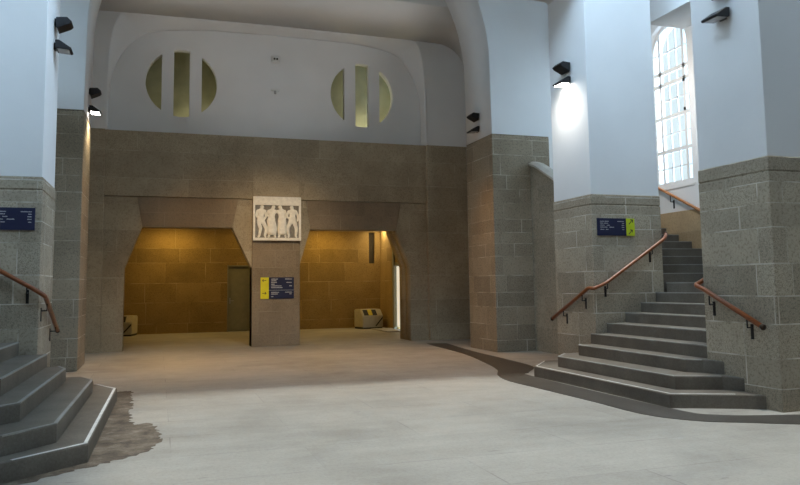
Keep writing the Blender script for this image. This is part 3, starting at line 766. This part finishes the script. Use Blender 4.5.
# ------------------------------------------------------------------ small devices on the lunette
d = thing('detector', 'small white wall box with two dark eyes, upper of two on the lunette', 'detector', (2.78, 18.8, 7.57))
part('body', BX(2.67, 2.89, 18.70, 18.8, 7.53, 7.73, bevel=.04), M['white_box'], d)
for x in (2.745, 2.815):
    bm = bmesh.new(); tube(bm, [(x, 18.705, 7.63), (x, 18.685, 7.63)], .028, 12); part('eye', bm, M['black'], d)
d = thing('sensor', 'small white bracketed sensor, lower of two devices on the lunette', 'sensor', (2.76, 18.8, 6.70))
part('body', BX(2.66, 2.88, 18.72, 18.8, 6.76, 6.82, bevel=.008), M['white_box'], d)
bm = bmesh.new(); tube(bm, [(2.77, 18.75, 6.765), (2.77, 18.73, 6.68)], .03, 10); part('head', bm, M['lamp_glass'], d)

# ------------------------------------------------------------------ grit bins
def grit_bin(label, x, y, w, dpt, h, rotz, mirror=1):
    t = thing('grit_bin', label, 'bin', (x, y, 0), 'beige bins in the vestibule')
    def tr(bm):
        R = Matrix.Rotation(rotz, 4, 'Z')
        for v in bm.verts: v.co = R @ v.co + Vector((x, y, 0))
        return bm
    bm = bmesh.new()
    prof = [(-dpt / 2, .05), (-dpt / 2, h * .66), (-dpt * .22, h), (dpt / 2, h), (dpt / 2, .05)]
    A = [bm.verts.new((-w / 2, a, b)) for a, b in prof]; B = [bm.verts.new((w / 2, a, b)) for a, b in prof]
    # bevelled outer upper corner
    n = len(prof); bm.faces.new(A); bm.faces.new(B[::-1])
    for i in range(n): bm.faces.new((A[i], A[(i + 1) % n], B[(i + 1) % n], B[i]))
    bmesh.ops.recalc_face_normals(bm, faces=bm.faces[:]); bmesh.ops.bevel(bm, geom=bm.edges[:], offset=.025, segments=2, affect='EDGES')
    part('body', tr(bm), M['bin'], t)
    part('plinth', tr(BX(-w / 2 + .02, w / 2 - .02, -dpt / 2 + .03, dpt / 2 - .02, 0, .06)), M['bin_dark'], t)
    def on_front(bm, u0, u1, v0, v1):     # a strip on the sloping front of the lid
        e = Vector((0, dpt * .28, h * .34)); nn = Vector((0, -h * .34, dpt * .28)).normalized()
        vs = []
        for u in (u0, u1):
            for v in (v0, v1):
                for hh in (-.004, .006): vs.append(bm.verts.new(Vector((u * w, -dpt / 2, h * .66)) + e * v + nn * hh))
        bmesh.ops.convex_hull(bm, input=vs)
        return bm
    for u0, u1, mm in ((-.42, -.20, 'bin_dark'), (-.20, 0, 'hazard'), (0, .22, 'bin_dark')):
        part('hazard_stripe', tr(on_front(bmesh.new(), u0, u1, .1, .9)), M[mm], t)
    bm = bmesh.new(); q = -dpt / 2 - .004
    vs = [bm.verts.new((a * w, q + b, c * h)) for a, c in ((.10, .14), (.17, .14), (.47, .62), (.47, .52)) for b in (0, .006)]
    bmesh.ops.convex_hull(bm, input=vs); part('diagonal_stripe', tr(bm), M['bin_dark'], t)
    return t
grit_bin('beige bin with dark stripes by the vestibule back wall, seen through the right gateway', 6.98, 24.55, .80, .70, .68, .20)
grit_bin('beige bin half hidden behind the left jamb of the left gateway', -1.20, 24.72, .76, .66, .64, -.25)

# ------------------------------------------------------------------ lamp in the vestibule
cl = thing('ceiling_lamp', 'lit white strip lamp under the vestibule ceiling, top right of the right gateway', 'lamp', (7.35, 24.6, 3.70))
part('housing', BX(7.2, 7.55, 24.3, 24.9, 3.58, 3.75, bevel=.01), M['white_box'], cl)
part('diffuser', BX(7.22, 7.53, 24.32, 24.88, 3.55, 3.58), emit_mat('strip_lamp_lit', (1, .85, .55), 9), cl)

# ------------------------------------------------------------------ light
def area(name, loc, rot, sx, sy, energy, col, spread=PI):
    l = bpy.data.lights.new(name, 'AREA'); l.shape = 'RECTANGLE'; l.size = sx; l.size_y = sy; l.energy = energy; l.color = col; l.spread = spread
    o = bpy.data.objects.new(name, l); o.location = loc; o.rotation_euler = rot; COL.objects.link(o); return o
def spot(name, loc, target, energy, col, size, blend=.6, rad=.06):
    l = bpy.data.lights.new(name, 'SPOT'); l.energy = energy; l.color = col; l.spot_size = math.radians(size); l.spot_blend = blend; l.shadow_soft_size = rad
    o = bpy.data.objects.new(name, l); o.location = loc; o.rotation_euler = (Vector(target) - Vector(loc)).to_track_quat('-Z', 'Y').to_euler(); COL.objects.link(o); return o
def point(name, loc, energy, col, rad=.1):
    l = bpy.data.lights.new(name, 'POINT'); l.energy = energy; l.color = col; l.shadow_soft_size = rad
    o = bpy.data.objects.new(name, l); o.location = loc; COL.objects.link(o); return o
w = bpy.data.worlds.new('sky'); scn.world = w; w.use_nodes = True
bg = w.node_tree.nodes['Background']; bg.inputs[1].default_value = 1.0
wt = w.node_tree
wc_ = N(wt, 'ShaderNodeTexCoord'); ws = N(wt, 'ShaderNodeSeparateXYZ'); wt.links.new(wc_.outputs['Generated'], ws.inputs[0])
# hazy bright horizon, deeper blue towards the zenith
elev = ramp(wt, ws.outputs[2], [(.60, (8.4, 11.6, 15.0)), (.86, (.5, .85, 1.35))])
# the northern half of the sky, away from the veiled sun, is duller
north = ramp(wt, math_node(wt, 'MULTIPLY_ADD', ws.outputs[1], .5, .5), [(.48, (0, 0, 0)), (.66, (1, 1, 1))])
wt.links.new(mixc(wt, north, elev, (.95, 1.05, 1.10)), bg.inputs[0])
sl = bpy.data.lights.new('zenith_daylight', 'SUN'); sl.energy = 2.5; sl.angle = math.radians(5); sl.color = (1.0, .99, .94)
so = bpy.data.objects.new('zenith_daylight', sl); so.rotation_euler = (math.radians(3.0), 0, 0); so.location = (2.7, 4, 14); COL.objects.link(so)
def portal(loc, rot, sx, sy):
    o_ = area('portal', loc, rot, sx, sy, 1, (1, 1, 1)); o_.data.cycles.is_portal = True
portal((3.92, 6.45, CEIL + .3), (0, 0, 0), 9.35, 6.9)
portal((WX + .45, wc, 5.3), (0, PI / 2, 0), 3.6, 1.4)
portal((-5.65, wc, 5.3), (0, -PI / 2, 0), 3.6, 1.4)
WARM = (1, .66, .18)
for x, e in ((.3, 31), (2.7, 9), (5.4, 31)):
    area('vestibule_lamp', (x, 24.3, 3.70), (math.radians(-8), 0, 0), .8, .3, e, WARM)
spot('pillar_beam', (2.75, 11.62, 6.2), (2.75, 18.3, 2.3), 820, (1, .80, .54), 36, 1.0, .1)
area('vestibule_lamp', (7.37, 24.6, 3.53), (0, 0, 0), .3, .5, 10, (1, .75, .35))
area('vestibule_front_fill', (2.7, 20.2, 3.70), (math.radians(-40), 0, 0), 7, .3, 16, (1, .55, .12))  # unseen strip added to throw warm light onto the recess floor
spot('lamp_beam', (PXL + .2, 15.2, 5.0), (3.2, 16.4, 0), 280, (1, .54, .14), 112, .9)
for x, d in ((PXL + .7, 1.9), (PXR - .7, -1.9)): spot('recess_fill', (x, 14.9, 5.2), (x + d, 13.7, 0), 360, (1, .47, .06), 100, 1.0)  # unseen warm spots added to brown the recess floor
spot('lamp_glare', (PXL + .2, 15.2, 5.02), (PXL - .05, 15.0, 0), 110, (1, .80, .48), 120, .9)
spot('lamp_beam', (CXL - .34, 10.72, 4.98), (CXL - .10, 10.8, 0), 48, (1, .96, .88), 165, 1.0)
for x, d in ((PXL + .2, 1.6), (PXR - .2, -1.6)): spot('vault_fill', (x + d * .3, 15.1, 5.7), (2.73, 17.2, 8.6), 85, (1, .97, .93), 110, 1.0)  # fill added to brighten the vault; the upper wall lamps look unlit
spot('stair_fill', (CXR + .15, 11.9, 5.6), (WX, 12.3, 5.0), 135, (1, .93, .86), 150, .9, .15)  # unseen spot added to brighten the window wall and its bars
for x, e in ((.7, 7), (5.75, 14)): point('gallery_lamp', (x, 19.55, 5.75), e, (1, .95, .64), .1)

# ------------------------------------------------------------------ camera
cam = bpy.data.cameras.new('camera'); co = bpy.data.objects.new('camera', cam); COL.objects.link(co)
yaw, pitch, roll = .3171, .0931, -.0129
fwd = Vector((math.sin(yaw) * math.cos(pitch), math.cos(yaw) * math.cos(pitch), math.sin(pitch)))
right = Vector((math.cos(yaw), -math.sin(yaw), 0)); up = right.cross(fwd)
r2_ = right * math.cos(roll) + up * math.sin(roll); u2_ = -right * math.sin(roll) + up * math.cos(roll)
mw = Matrix((r2_, u2_, -fwd)).transposed().to_4x4(); mw.translation = Vector((-.1355, -.4782, 1.4929))
co.matrix_world = mw
cam.sensor_width = 36; cam.lens = 726.55 / 800 * 36; cam.shift_x = 3.26 / 800; cam.shift_y = -24.66 / 800; cam.clip_end = 200
scn.camera = co
scn.view_settings.view_transform = 'Standard'; scn.view_settings.look = 'None'; scn.view_settings.gamma = 1; scn.view_settings.use_curve_mapping = False
scn.view_settings.exposure = 0.0
scn.cycles.use_denoising = True
scn.cycles.max_bounces = 10; scn.cycles.diffuse_bounces = 6
